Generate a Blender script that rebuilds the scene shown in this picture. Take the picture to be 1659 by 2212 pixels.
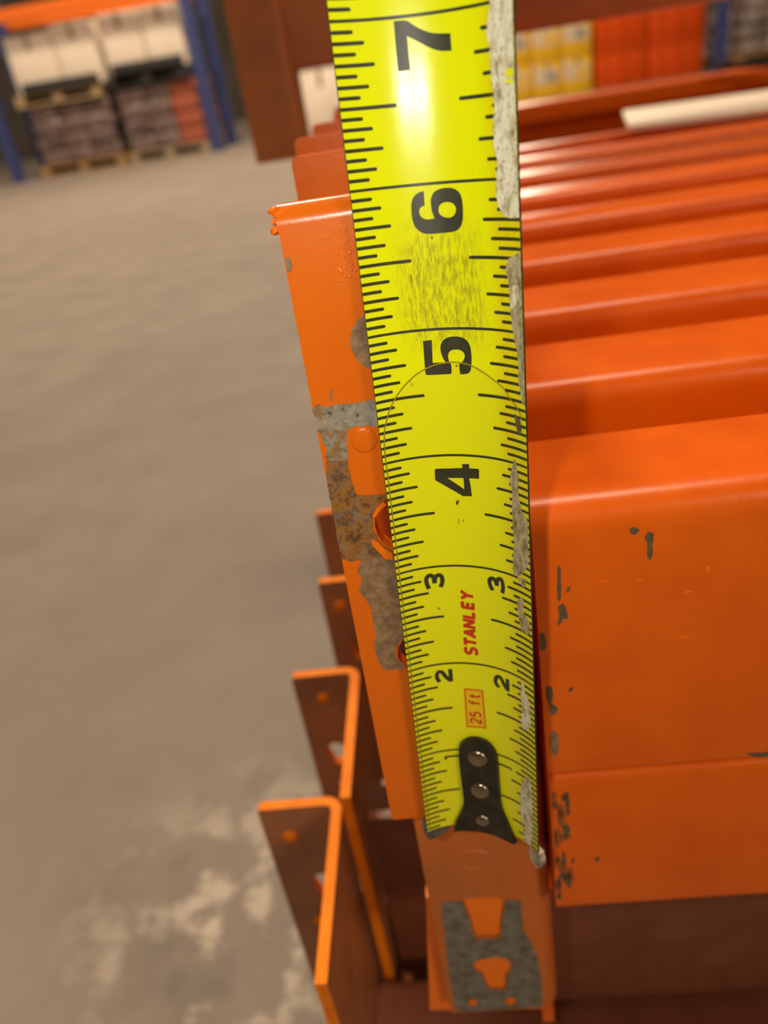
import bpy, bmesh, math, random
from mathutils import Vector, Matrix
random.seed(7)
scene = bpy.context.scene
for o in list(bpy.data.objects):
    bpy.data.objects.remove(o, do_unlink=True)
col = scene.collection
R = math.radians

# ------------------------------------------------------------------ camera
H = 0.55
yaw, pitch, roll = R(6.0), R(29.5), R(9.5)
fwd = Vector((-math.sin(yaw)*math.cos(pitch), math.cos(yaw)*math.cos(pitch), -math.sin(pitch)))
right0 = Vector((math.cos(yaw), math.sin(yaw), 0))
up0 = right0.cross(fwd)
cr = math.cos(roll)*right0 - math.sin(roll)*up0
cu = math.sin(roll)*right0 + math.cos(roll)*up0
cam_d = bpy.data.cameras.new('camera')
cam = bpy.data.objects.new('camera', cam_d)
col.objects.link(cam)
m = Matrix((( cr.x, cu.x, -fwd.x, 0), (cr.y, cu.y, -fwd.y, 0), (cr.z, cu.z, -fwd.z, H), (0, 0, 0, 1)))
cam.matrix_world = m
cam_d.sensor_fit = 'VERTICAL'
cam_d.lens = 5.0
cam_d.sensor_height = 5.0*2212/1661
cam_d.sensor_width = 5.0*1659/1661
cam_d.clip_start = 0.01
cam_d.clip_end = 200
cam_d.dof.use_dof = True
cam_d.dof.focus_distance = 0.150
cam_d.dof.aperture_fstop = 5.0/2.3
scene.camera = cam

# ------------------------------------------------------------------ light and exposure
scene.view_settings.view_transform = 'Standard'
scene.view_settings.look = 'None'
scene.view_settings.gamma = 1
scene.view_settings.use_curve_mapping = False
scene.view_settings.exposure = 0.0

world = bpy.data.worlds.new('warehouse_air')
scene.world = world
world.use_nodes = True
bg = world.node_tree.nodes['Background']
bg.inputs['Color'].default_value = (1.0, 0.75, 0.52, 1)
bg.inputs['Strength'].default_value = 0.11

def area(name, loc, size, power, color=(1.0, 0.79, 0.57), target=None, sy=None):
    d = bpy.data.lights.new(name, 'AREA')
    d.shape = 'RECTANGLE'
    d.size = size
    d.size_y = sy or size
    d.energy = power
    d.color = color
    o = bpy.data.objects.new(name, d)
    o.location = loc
    t = Vector(target or (loc[0], loc[1], 0)) - Vector(loc)
    o.rotation_euler = t.to_track_quat('-Z', 'Y').to_euler()
    col.objects.link(o)
    return o
# high-bay luminaires hanging under the warehouse roof, plus one added fill lamp
area('bay_or_fill_lamp', (-1.7, 7.0, 6.8), 1.3, 700)
area('bay_or_fill_lamp', (1.0, 0.7, 6.8), 1.3, 210)
area('bay_or_fill_lamp', (6.0, -8.6, 5.4), 2.2, 290, target=(0, 0, .4))  # unseen fill lamp added to brighten the front faces
area('bay_or_fill_lamp', (-7.5, 4.0, 6.8), 1.3, 300)
area('bay_or_fill_lamp', (2.5, 23.0, 6.8), 1.0, 700, target=(0, 2, 0))
# the phone's own lamp, a small LED beside the lens, up and to its left
fl = bpy.data.lights.new('phone_lamp', 'POINT')
fl.energy = 0.66
fl.shadow_soft_size = 0.0045
fl.color = (1.0, 0.93, 0.80)
flo = bpy.data.objects.new('phone_lamp', fl)
flo.location = (-0.029, -0.004, 0.566)
col.objects.link(flo)

# ------------------------------------------------------------------ materials
def new_mat(name):
    mt = bpy.data.materials.new(name)
    mt.use_nodes = True
    nt = mt.node_tree
    return mt, nt, nt.nodes['Principled BSDF']
def N(nt, t, **kw):
    n = nt.nodes.new(t)
    for k, v in kw.items():
        setattr(n, k, v)
    return n
def noise(nt, scale, detail=4, rough=.55, coord=None, mapscale=None, kind='Object'):
    tc = N(nt, 'ShaderNodeTexCoord')
    src = coord or tc.outputs[kind]
    if mapscale:
        mp = N(nt, 'ShaderNodeMapping')
        mp.inputs['Scale'].default_value = mapscale
        nt.links.new(src, mp.inputs['Vector'])
        src = mp.outputs['Vector']
    n = N(nt, 'ShaderNodeTexNoise')
    n.inputs['Scale'].default_value = scale
    n.inputs['Detail'].default_value = detail
    n.inputs['Roughness'].default_value = rough
    nt.links.new(src, n.inputs['Vector'])
    return n.outputs['Fac']
def ramp(nt, fac, stops, interp='LINEAR'):
    r = N(nt, 'ShaderNodeValToRGB')
    r.color_ramp.interpolation = interp
    els = r.color_ramp.elements
    while len(els) < len(stops):
        els.new(0.5)
    for e, (p, c) in zip(els, stops):
        e.position = p
        e.color = (*c, 1) if len(c) == 3 else c
    nt.links.new(fac, r.inputs['Fac'])
    return r.outputs['Color']
def mix(nt, fac, a, b, mode='MIX'):
    n = N(nt, 'ShaderNodeMix', data_type='RGBA', blend_type=mode)
    for s, v in ((n.inputs[0], fac), (n.inputs[6], a), (n.inputs[7], b)):
        if isinstance(v, (int, float)):
            s.default_value = v
        elif isinstance(v, tuple):
            s.default_value = (*v, 1)
        else:
            nt.links.new(v, s)
    return n.outputs[2]
def bump(nt, bsdf, h, strength, dist):
    b = N(nt, 'ShaderNodeBump')
    b.inputs['Strength'].default_value = strength
    b.inputs['Distance'].default_value = dist
    nt.links.new(h, b.inputs['Height'])
    nt.links.new(b.outputs['Normal'], bsdf.inputs['Normal'])
def paint(name, c, c2, rough=.34, chips=0.0, chipcol=(.09, .07, .05), nscale=60, dirt=None):
    mt, nt, b = new_mat(name)
    f = noise(nt, nscale, 5)
    base = mix(nt, ramp(nt, f, [(.35, (0, 0, 0)), (.7, (1, 1, 1))]), c, c2)
    if dirt:
        g = noise(nt, 22, 5, .6)
        base = mix(nt, ramp(nt, g, [(.42, (0, 0, 0)), (.72, (.75, .75, .75))]), base, dirt)
    if chips:
        g = noise(nt, 230, 3, .6)
        base = mix(nt, ramp(nt, g, [(1-chips-.02, (0, 0, 0)), (1-chips, (1, 1, 1))]), base, chipcol)
    nt.links.new(base, b.inputs['Base Color'])
    b.inputs['Roughness'].default_value = rough
    b.inputs['Specular IOR Level'].default_value = .32
    h = noise(nt, 420, 2)
    bump(nt, b, h, .12, .0004)
    return mt
def plain(name, c, rough=.5, metal=0.0, var=None, nscale=20, spec=.4, bumpd=None):
    mt, nt, b = new_mat(name)
    if var:
        f = noise(nt, nscale, 5)
        nt.links.new(mix(nt, ramp(nt, f, [(.35, (0, 0, 0)), (.68, (1, 1, 1))]), c, var), b.inputs['Base Color'])
    else:
        b.inputs['Base Color'].default_value = (*c, 1)
    b.inputs['Roughness'].default_value = rough
    b.inputs['Metallic'].default_value = metal
    b.inputs['Specular IOR Level'].default_value = spec
    if bumpd:
        bump(nt, b, noise(nt, bumpd[0], 4), .6, bumpd[1])
    return mt
ORANGE = (.82, .140, .002)
ORANGE2 = (.74, .112, .002)
M = {}
M['orange'] = paint('orange_paint', ORANGE, ORANGE2, .31)
M['orange_plate'] = paint('orange_plate_paint', (.80, .165, .004), (.76, .145, .004), .26)
M['lit_edge'] = plain('orange_lit_cut_edge', (.92, .25, .004), .55, 0, (.85, .20, .004), 90, spec=.15)  # cut edges brightened in colour for the overhead light they catch
M['dusty_shade'] = paint('dusty_shaded_orange', (.52, .20, .075), (.40, .14, .05), .34, dirt=(.26, .12, .06), nscale=40)  # dust tone, with the shade of the unlit faces painted in too
M['shade_brown'] = paint('red_brown_shade', (.21, .066, .030), (.16, .05, .024), .40)  # shade deep in the stack put into the beams' colour
M['bead'] = plain('glossy_paint_bead', (.85, .22, .03), .12, 0, spec=1.0)
M['orange_old'] = paint('old_orange_paint', (.70, .165, .018), (.60, .13, .016), .40, dirt=(.42, .13, .03))
M['orange_bright'] = paint('fresh_and_lit_orange', (.95, .20, .004), (.92, .18, .004), .35)  # fresh paint; also stands for light on the slot fills and the sliver
M['brown_paint'] = paint('brown_orange_paint', (.46, .155, .045), (.38, .12, .036), .45, dirt=(.26, .10, .04), nscale=14)
M['steel_grey'] = plain('scuffed_steel', (.25, .235, .20), .45, .25, (.13, .105, .07), 260, bumpd=(500, .0006))
def rust_mat():
    mt, nt, b = new_mat('rust_brown')
    f = noise(nt, 190, 9, .75)
    g = noise(nt, 420, 6, .7)
    c = ramp(nt, f, [(.36, (.06, .030, .012)), (.44, (.22, .085, .015)), (.50, (.42, .17, .015)), (.55, (.26, .15, .07)), (.61, (.12, .055, .022)), (.68, (.45, .17, .015))])
    c = mix(nt, ramp(nt, g, [(.54, (0, 0, 0)), (.62, (.6, .6, .6))]), c, (.27, .235, .17))
    nt.links.new(c, b.inputs['Base Color'])
    b.inputs['Roughness'].default_value = .6
    bump(nt, b, f, .8, .0012)
    return mt
M['rust'] = rust_mat()
def bare_mat():
    mt, nt, b = new_mat('bare_steel')
    f = noise(nt, 420, 8, .72)
    g = noise(nt, 260, 4, .6)
    c = ramp(nt, f, [(.36, (.10, .075, .045)), (.43, (.26, .22, .16)), (.52, (.36, .32, .24)), (.62, (.42, .38, .29))])
    c = mix(nt, ramp(nt, g, [(.50, (0, 0, 0)), (.60, (.85, .85, .85))]), c, (.30, .15, .03))
    nt.links.new(c, b.inputs['Base Color'])
    b.inputs['Roughness'].default_value = .5
    b.inputs['Metallic'].default_value = .15
    bump(nt, b, f, .6, .0008)
    return mt
M['bare'] = bare_mat()
M['rust_tan'] = plain('tan_rust', (.36, .22, .11), .65, 0, (.17, .095, .045), 420, bumpd=(420, .0008))
M['chip'] = plain('dark_chip', (.10, .075, .042), .6, .1, (.17, .115, .055), 500)
M['grime'] = None
def grime_mat():
    mt, nt, b = new_mat('weld_grime')
    f = noise(nt, 260, 6, .7, mapscale=(1.0, 1, .35))
    c = ramp(nt, f, [(.38, (.42, .10, .012)), (.50, (.30, .095, .02)), (.62, (.12, .06, .02))])
    nt.links.new(c, b.inputs['Base Color'])
    b.inputs['Roughness'].default_value = .5
    return mt
M['grime'] = grime_mat()
M['hook_black'] = plain('hook_black', (.022, .018, .013), .42, .3, (.045, .035, .022), 300)
M['rivet'] = plain('rivet_nickel', (.34, .29, .22), .24, 1.0)
M['prong'] = plain('prong_steel', (.20, .19, .17), .35, .5, (.06, .055, .05), 300)
M['prong_worn'] = plain('prong_worn_steel', (.62, .57, .46), .4, .3, (.18, .15, .11), 500)
M['ink'] = plain('scale_ink', (.028, .029, .012), .42, 0, (.045, .047, .02), 400)
M['red_ink'] = plain('red_ink', (.62, .035, .004), .45)
M['orange_ink'] = plain('orange_ink', (.80, .16, .002), .45)
M['orange_tint'] = plain('orange_tint', (.90, .62, .0), .45)
M['film_edge'] = plain('film_edge', (.34, .25, .012), .3)
M['edge_dark'] = plain('blade_edge', (.05, .05, .03), .35, .4)
def worn_mat(name, a, b_, cdark, sc=900):
    mt, nt, b = new_mat(name)
    f = noise(nt, sc, 5, .6, mapscale=(1, 1, .45))
    g = noise(nt, sc*2.2, 3, .6)
    c = ramp(nt, f, [(.30, cdark), (.42, b_), (.56, a), (.75, a)])
    c = mix(nt, ramp(nt, g, [(.58, (0, 0, 0)), (.66, (.8, .8, .8))]), c, cdark)
    nt.links.new(c, b.inputs['Base Color'])
    b.inputs['Roughness'].default_value = .55
    bump(nt, b, f, .7, .0002)
    return mt
M['worn_white'] = worn_mat('worn_white', (.86, .83, .68), (.60, .54, .38), (.26, .20, .11), 700)
M['worn_grey'] = worn_mat('worn_grey', (.52, .45, .30), (.32, .26, .15), (.13, .10, .055), 900)
def film_mat():
    mt, nt, b = new_mat('clear_film')
    out = nt.nodes['Material Output']
    tr = N(nt, 'ShaderNodeBsdfTransparent')
    tr.inputs['Color'].default_value = (.985, .98, .95, 1)
    gl = N(nt, 'ShaderNodeBsdfGlossy')
    gl.inputs['Roughness'].default_value = .25
    ms = N(nt, 'ShaderNodeMixShader')
    ms.inputs[0].default_value = .03
    nt.links.new(tr.outputs[0], ms.inputs[1])
    nt.links.new(gl.outputs[0], ms.inputs[2])
    nt.links.new(ms.outputs[0], out.inputs['Surface'])
    return mt
M['film'] = film_mat()
def blade_mat():
    mt, nt, b = new_mat('blade_yellow')
    uv = N(nt, 'ShaderNodeUVMap', uv_map='tape')
    sep = N(nt, 'ShaderNodeSeparateXYZ')
    nt.links.new(uv.outputs[0], sep.inputs[0])
    # handling dirt between the film's end and the six inch mark (x = inches, y = mm across)
    def mr(src, a, b_, c, d):
        n = N(nt, 'ShaderNodeMapRange', interpolation_type='SMOOTHSTEP')
        n.inputs[1].default_value, n.inputs[2].default_value = a, b_
        n.inputs[3].default_value, n.inputs[4].default_value = c, d
        nt.links.new(src, n.inputs[0])
        return n.outputs[0]
    def mul(a, b_):
        n = N(nt, 'ShaderNodeMath', operation='MULTIPLY')
        for i, v in enumerate((a, b_)):
            if isinstance(v, (int, float)):
                n.inputs[i].default_value = v
            else:
                nt.links.new(v, n.inputs[i])
        return n.outputs[0]
    zone = mul(mr(sep.outputs[0], 4.75, 5.05, 0, 1), mr(sep.outputs[0], 5.45, 5.9, 1, 0))
    core = mul(mr(sep.outputs[1], -11, -5, 0, 1), mr(sep.outputs[1], 4, 9, 1, 0))
    zone = mul(zone, core)
    mp = N(nt, 'ShaderNodeMapping')
    mp.inputs['Scale'].default_value = (7, 1.1, 1)
    nt.links.new(uv.outputs[0], mp.inputs[0])
    n1 = noise(nt, 1.4, 6, .7, coord=mp.outputs[0])
    dirt = mul(zone, mr(n1, .38, .66, 0, .8))
    faint = mul(mr(n1, .60, .78, 0, .35), mr(sep.outputs[0], 4.7, 5.0, 0, 1))
    stain = mul(mul(mr(sep.outputs[1], 7.5, 11.5, 0, .55), mr(sep.outputs[0], 2, 5, 0.6, 1)), mr(n1, .3, .6, .3, 1))
    c = mix(nt, mr(sep.outputs[0], 0, 7.5, 0, 1), (.90, .90, .0), (.81, .89, .0))
    c = mix(nt, stain, c, (.78, .50, .004))
    c = mix(nt, faint, c, (.36, .30, .01))
    c = mix(nt, dirt, c, (.30, .25, .02))
    nt.links.new(c, b.inputs['Base Color'])
    b.inputs['Roughness'].default_value = .20
    b.inputs['Specular IOR Level'].default_value = .5
    mp2 = N(nt, 'ShaderNodeMapping')
    mp2.inputs['Scale'].default_value = (3, 6, 1)
    nt.links.new(uv.outputs[0], mp2.inputs[0])
    bump(nt, b, noise(nt, 2.0, 3, coord=mp2.outputs[0]), .10, .0002)
    return mt
M['blade'] = blade_mat()
def floor_mat():
    mt, nt, b = new_mat('concrete')
    f = noise(nt, 1.1, 6, .6)
    g = noise(nt, 5.5, 6, .65)
    k = noise(nt, 9.0, 4, .55)
    c = ramp(nt, f, [(.3, (.225, .188, .156)), (.7, (.29, .243, .203))])
    c = mix(nt, ramp(nt, g, [(.35, (.5, .5, .5)), (.62, (0, 0, 0))]), c, (.17, .142, .118))
    # worn-off pale spots beside the stack
    tc = N(nt, 'ShaderNodeTexCoord')
    vs = N(nt, 'ShaderNodeVectorMath', operation='DISTANCE')
    nt.links.new(tc.outputs['Object'], vs.inputs[0])
    vs.inputs[1].default_value = (-.19, .36, 0)
    near = ramp(nt, vs.outputs['Value'], [(.05, (1, 1, 1)), (.17, (0, 0, 0))])
    k2 = noise(nt, 14.0, 5, .6)
    spots = mix(nt, 1.0, near, ramp(nt, k2, [(.50, (0, 0, 0)), (.57, (.9, .9, .9))]), 'MULTIPLY')
    c = mix(nt, spots, c, (.50, .44, .36))
    dk = mix(nt, 1.0, near, ramp(nt, k, [(.36, (.7, .7, .7)), (.5, (0, 0, 0))]), 'MULTIPLY')
    c = mix(nt, dk, c, (.10, .09, .07))
    nt.links.new(c, b.inputs['Base Color'])
    b.inputs['Roughness'].default_value = .62
    b.inputs['Specular IOR Level'].default_value = .3
    return mt
M['floor'] = floor_mat()
M['wall'] = plain('wall_paint', (.32, .27, .22), .8, 0, (.26, .22, .18), 1.5)
M['blue'] = plain('blue_paint', (.035, .055, .20), .45, 0, (.05, .065, .17), 3)
M['rack_orange'] = plain('rack_orange', (.80, .16, .01), .5)
M['cream'] = plain('cream_card', (.88, .78, .66), .8, 0, (.78, .68, .56), 3)
M['tape_brown'] = plain('packing_tape', (.36, .27, .17), .4)
M['wood'] = plain('pallet_wood', (.42, .25, .10), .75, 0, (.32, .18, .07), 6)
M['wood_pale'] = plain('pale_pallet_wood', (.50, .36, .20), .75, 0, (.40, .27, .14), 6)
def wrap_mat(name, a, b_):
    mt, nt, b = new_mat(name)
    f = noise(nt, 3.0, 5, .6, mapscale=(1, 1, 5))
    nt.links.new(ramp(nt, f, [(.35, a), (.65, b_)]), b.inputs['Base Color'])
    b.inputs['Roughness'].default_value = .16
    b.inputs['Specular IOR Level'].default_value = .8
    bump(nt, b, noise(nt, 7.0, 3), 1.0, .05)
    return mt
M['wrap_dark'] = wrap_mat('dark_wrap', (.065, .038, .036), (.25, .175, .16))
M['wrap_grey'] = wrap_mat('grey_wrap', (.20, .155, .14), (.42, .34, .30))
M['dark_pallet_and_gap'] = plain('dark_pallet_and_gap', (.03, .028, .03), .5)
M['red_goods'] = plain('red_goods', (.34, .085, .045), .6)
M['red'] = plain('red_crate', (.70, .075, .002), .7, spec=.2)
M['yellow_card'] = plain('yellow_card', (.86, .50, .012), .6)
M['label_white'] = plain('label_white', (.70, .58, .42), .6)
M['label_grey'] = plain('label_grey', (.35, .30, .26), .6)
M['white_board'] = plain('white_board', (.80, .72, .58), .6, 0, (.72, .63, .50), 6)
M['dark_steel'] = plain('dark_steel', (.07, .045, .035), .5, .3)

# ------------------------------------------------------------------ geometry helpers
def obj(name, verts, faces, mat, parent=None, smooth=None):
    me = bpy.data.meshes.new(name)
    me.from_pydata([tuple(v) for v in verts], [], faces)
    bm = bmesh.new()
    bm.from_mesh(me)
    bmesh.ops.recalc_face_normals(bm, faces=bm.faces)
    bm.to_mesh(me)
    bm.free()
    o = bpy.data.objects.new(name, me)
    for mm in (mat if isinstance(mat, (list, tuple)) else [mat]):
        me.materials.append(mm)
    col.objects.link(o)
    o.parent = parent
    if smooth:
        sm(o, smooth)
    return o
def sm(o, ang=35):
    me = o.data
    me.polygons.foreach_set('use_smooth', [True]*len(me.polygons))
    me.set_sharp_from_angle(angle=R(ang))
def from_bm(name, bm, mat, parent=None, smooth=None):
    bmesh.ops.recalc_face_normals(bm, faces=bm.faces)
    me = bpy.data.meshes.new(name)
    bm.to_mesh(me)
    bm.free()
    o = bpy.data.objects.new(name, me)
    for mm in (mat if isinstance(mat, (list, tuple)) else [mat]):
        me.materials.append(mm)
    col.objects.link(o)
    o.parent = parent
    if smooth:
        sm(o, smooth)
    return o
def tag(o, label=None, cat=None, group=None, kind=None):
    if label: o['label'] = label
    if cat: o['category'] = cat
    if group: o['group'] = group
    if kind: o['kind'] = kind
    elif 'beam' in o.name: o['kind'] = 'thing'
    return o
def empty(name, loc=(0, 0, 0), rot=(0, 0, 0)):
    o = bpy.data.objects.new(name, None)
    o.empty_display_size = .02
    o.location = loc
    o.rotation_euler = rot
    col.objects.link(o)
    return o
def prism(name, poly, axis, a, b, mat, parent=None, smooth=None):
    """closed 2-D polygon extruded along an axis from a to b; the polygon's two
    coordinates are the remaining axes in x,y,z order"""
    def P(u, v, w):
        return {'x': (w, u, v), 'y': (u, w, v), 'z': (u, v, w)}[axis]
    n = len(poly)
    vs = [P(u, v, a) for u, v in poly] + [P(u, v, b) for u, v in poly]
    fs = [list(range(n)), list(range(n, 2*n))] + [[i, (i+1) % n, n+(i+1) % n, n+i] for i in range(n)]
    o = obj(name, vs, fs, mat, parent, smooth)
    if isinstance(mat, (list, tuple)):                 # cut edges: the end caps and the narrow sides
        for pi, pg in enumerate(o.data.polygons):
            narrow = False
            if len(pg.vertices) == 4:
                q = [o.data.vertices[i].co for i in pg.vertices]
                L = sorted([(q[0]-q[1]).length, (q[1]-q[2]).length])
                narrow = abs(L[0]-T) < 1e-5
            pg.material_index = 1 if (len(pg.vertices) > 4 or narrow) else 0
    return o
def bevbox(name, x0, x1, y0, y1, z0, z1, mat, parent=None, r=0.0, seg=2, loc=None, rot=None):
    bm = bmesh.new()
    bmesh.ops.create_cube(bm, size=1)
    for v in bm.verts:
        v.co = Vector(((x0+x1)/2 + v.co.x*(x1-x0), (y0+y1)/2 + v.co.y*(y1-y0), (z0+z1)/2 + v.co.z*(z1-z0)))
    if r:
        bmesh.ops.bevel(bm, geom=bm.edges[:], offset=r, segments=seg, profile=.5, affect='EDGES')
    o = from_bm(name, bm, mat, parent, 40 if r else None)
    if loc: o.location = loc
    if rot: o.rotation_euler = rot
    return o
def rounded(poly, rad, seg=5):
    """round the corners of a closed polygon; rad is one radius per corner"""
    out = []
    n = len(poly)
    for i in range(n):
        p = Vector(poly[i]); a = Vector(poly[i-1]); b = Vector(poly[(i+1) % n])
        r = rad[i] if isinstance(rad, (list, tuple)) else rad
        if r <= 0:
            out.append(tuple(p)); continue
        da = (a-p).normalized(); db = (b-p).normalized()
        ang = da.angle(db)
        t = r/math.tan(ang/2)
        t = min(t, .49*(a-p).length, .49*(b-p).length)
        p0 = p+da*t; p1 = p+db*t
        for k in range(seg+1):
            f = k/seg
            out.append(tuple((1-f)**2*p0 + 2*f*(1-f)*p + f*f*p1))
    return out
def fill2d(loops, cuts_x=None, cuts_y=None):
    """triangulated flat bmesh of an outline with holes"""
    bm = bmesh.new()
    for lp in loops:
        vs = [bm.verts.new((p[0], p[1], 0)) for p in lp]
        for i in range(len(vs)):
            bm.edges.new((vs[i], vs[(i+1) % len(vs)]))
    bmesh.ops.triangle_fill(bm, use_beauty=True, use_dissolve=False, edges=bm.edges[:], normal=(0, 0, 1))
    return bm
def plate(name, loops, place, t, mat, parent=None, smooth=None):
    """flat plate with holes; place(u, v, w) maps the plate's plane and depth into space"""
    bm = fill2d(loops)
    bm.verts.ensure_lookup_table()
    n = len(bm.verts)
    vs = [(v.co.x, v.co.y) for v in bm.verts]
    fs = [[v.index for v in f.verts] for f in bm.faces]
    rim = [tuple(v.index for v in e.verts) for e in bm.edges if len(e.link_faces) == 1]
    bm.free()
    V = [place(u, v, 0) for u, v in vs] + [place(u, v, t) for u, v in vs]
    Fc = fs + [[i+n for i in f] for f in fs] + [[a, b, b+n, a+n] for a, b in rim]
    o = obj(name, V, Fc, mat, parent, smooth)
    if isinstance(mat, (list, tuple)):
        o.data.polygons.foreach_set('material_index', [0]*(2*len(fs)) + [1]*len(rim))
    return o
def patch(name, loop, place, mat, parent, lift=.00012, jitter=0.0, sub=3, cuts=None):
    """a bare or stained spot with its own ragged outline, lying on a face"""
    pts = []
    for i in range(len(loop)):
        a = Vector(loop[i]); b = Vector(loop[(i+1) % len(loop)])
        for k in range(sub):
            q = a.lerp(b, k/sub)
            if jitter:
                q += Vector((random.uniform(-1, 1), random.uniform(-1, 1)))*jitter
            pts.append((q.x, q.y))
    return plate(name, [pts], lambda u, v, w: place(u, v, -lift + w), lift*.9, mat, parent)
def circle(cx, cz, r, n=20, sx=1, sz=1):
    return [(cx + r*sx*math.cos(2*math.pi*i/n), cz + r*sz*math.sin(2*math.pi*i/n)) for i in range(n)]
def teardrop(cx, cz, r=.0068, L=.012, rb=.0032):
    """keyhole slot of a rack connector: wide round head, narrow foot"""
    pts = []
    for k in range(11):
        a = R(-20 + 220*k/10)
        pts.append((cx + r*math.cos(a), cz + r*math.sin(a)))
    for k in range(7):
        a = R(190 + 160*k/6)
        pts.append((cx + rb*math.cos(a), cz - L + rb*math.sin(a)))
    return pts
def dome(name, c, r, h, mat, parent, axis=(0, -1, 0), seg=18, rings=5):
    ax = Vector(axis).normalized()
    u = ax.orthogonal().normalized(); v = ax.cross(u)
    vs, fs = [], []
    for j in range(rings):
        a = (math.pi/2)*j/rings
        for i in range(seg):
            t = 2*math.pi*i/seg
            vs.append(Vector(c) + (u*math.cos(t)+v*math.sin(t))*r*math.cos(a) + ax*h*math.sin(a))
    vs.append(Vector(c) + ax*h)
    for j in range(rings-1):
        for i in range(seg):
            fs.append([j*seg+i, j*seg+(i+1) % seg, (j+1)*seg+(i+1) % seg, (j+1)*seg+i])
    for i in range(seg):
        fs.append([(rings-1)*seg+i, (rings-1)*seg+(i+1) % seg, len(vs)-1])
    fs.append(list(range(seg))[::-1])
    return obj(name, vs, fs, mat, parent, 50)

# ------------------------------------------------------------------ the setting
fl_o = obj('floor', [(-14, -26, 0), (16, -26, 0), (16, 27, 0), (-14, 27, 0)], [[0, 1, 2, 3]], M['floor'])
tag(fl_o, 'worn grey concrete warehouse floor', None, None, 'structure')
w_o = bevbox('wall_back', -14, 16, 26.5, 26.7, 0, 7.5, M['wall'])
tag(w_o, 'plain far warehouse wall behind the racks', None, None, 'structure')

# ------------------------------------------------------------------ rack beams
T = .0042                                    # connector plate thickness
def step_profile(hh, r=.011):
    f = rounded([(0, 0), (0, hh), (.0185, hh), (.0185, 0)], [.002, r, 0, 0], 8)
    b = rounded([(.0187, 0), (.0187, hh-.0009), (.042, hh-.0009), (.042, 0)], [0, 0, .005, .002])
    return f, b
def beam_body(parent, x0, x1, y0, z0, hh, mat, r=.011):
    f, b = step_profile(hh, r)
    prism('front_channel', [(y0+u, z0+v) for u, v in f], 'x', x0, x1, mat, parent, 40)
    prism('rear_channel', [(y0+u, z0+v) for u, v in b], 'x', x0, x1, mat, parent, 40)
def connector(parent, xl, xr, yf, z0, z1, mat, depth=.056, flip=False, holes=(), top_round=.002, studs=(), outline=None):
    """bent angle: a leg facing the aisle and a leg along the beam's end.
    yf is the outer face of the aisle leg; flip sends the other leg towards -Y"""
    cx = (xl+xr)/2
    xe = xr - .007
    outer = outline or rounded([(xl, z0), (xe, z0), (xe, z1), (xl, z1)], [.0015, 0, 0, top_round])
    pl = plate('aisle_leg', [outer] + [h for h in holes], lambda u, v, w: (u, yf+w, v), T, mat, parent)
    # the bend and the end leg: an L in plan, extruded upwards
    if not flip:
        poly = [(xe, yf)] + [(xr-.007+.007*math.sin(R(a)), yf+.007-.007*math.cos(R(a))) for a in (0, 20, 45, 70, 90)] + \
               [(xr, yf+depth), (xr-T, yf+depth)] + [(xr-.007+.0028*math.sin(R(a)), yf+.007-.0028*math.cos(R(a))) for a in (90, 45, 0)]
    else:
        yb = yf+T
        poly = [(xe, yb)] + [(xr-.007+.007*math.sin(R(a)), yb-.007+.007*math.cos(R(a))) for a in (0, 20, 45, 70, 90)] + \
               [(xr, yb-depth), (xr-T, yb-depth)] + [(xr-.007+.0028*math.sin(R(a)), yb-.007+.0028*math.cos(R(a))) for a in (90, 45, 0)]
    prism('end_leg', poly, 'z', z0, z1, mat, parent, 40)
    for (sx, sz, sr) in studs:
        dome('rivet', (sx, yf, sz), sr, sr*.45, mat[-1] if isinstance(mat, (list, tuple)) else mat, parent)
    return pl
GR = 'rack beams lying side by side in the top layer'
GL = 'rack beams in the lower layer of the stack'

# --- the front beam, leaning back 3.5 degrees; its connector is what the tape measures
lean = math.atan(.0617)
f1 = empty('rack_beam', (0, .134, .379), (-lean, 0, 0))
tag(f1, 'nearest orange rack beam, its rusty end connector behind the measuring tape', 'rack beam', GR)
PA = lambda u, v, w: (u, w, v)
xl, xr = -.0254, .0126
holeA = [circle(-.0095, .0885, .0076, 22, 1, 1.0), circle(-.0098, .0545, .0070, 18, 1, .95)]
outA = rounded([(xl, .0022), (.0056, .0022), (.0056, .1503), (xl, .1503)], [.0008, 0, 0, 0])
connector(f1, xl, xr, 0, .0022, .1503, M['orange_plate'], .056, False, holeA, outline=outA)
# rolled lip along the connector's top, with the runs of paint on it
lip = [(0, .1502)] + [(.0030-.0030*math.cos(R(a)), .1503+.0034*math.sin(R(a))) for a in (5, 15, 25, 35, 45, 55, 65, 75, 85, 90)] + [(T, .1537), (T, .1502)]
prism('top_lip', lip, 'x', xl, .0056, M['orange_plate'], f1, 60)
for (a, b, s) in ((-.0257, .1529, .0008), (-.0259, .1497, .0010), (-.0254, .1510, .0009), (-.0252, .1522, .0008)):
    bm = bmesh.new()
    bmesh.ops.create_icosphere(bm, subdivisions=2, radius=s)
    for v in bm.verts:
        v.co = Vector((a + v.co.x*1.2, .0012+v.co.y, b+v.co.z*.8)) + Vector((random.uniform(-1, 1), random.uniform(-1, 1), random.uniform(-1, 1)))*s*.3
    from_bm('paint_drip', bm, M['orange_bright'], f1, 60)
for i in range(26):                                   # beads of paint under the lip
    px = -.0158 + random.uniform(0, .0045); pz = random.choice([.1475, .1455, .143, .1405, .139]) + random.uniform(-.0012, .0012)
    dome('paint_bead', (px, 0, pz), random.uniform(.00022, .00045), .00034, M['bead'], f1, seg=10, rings=4)
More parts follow.
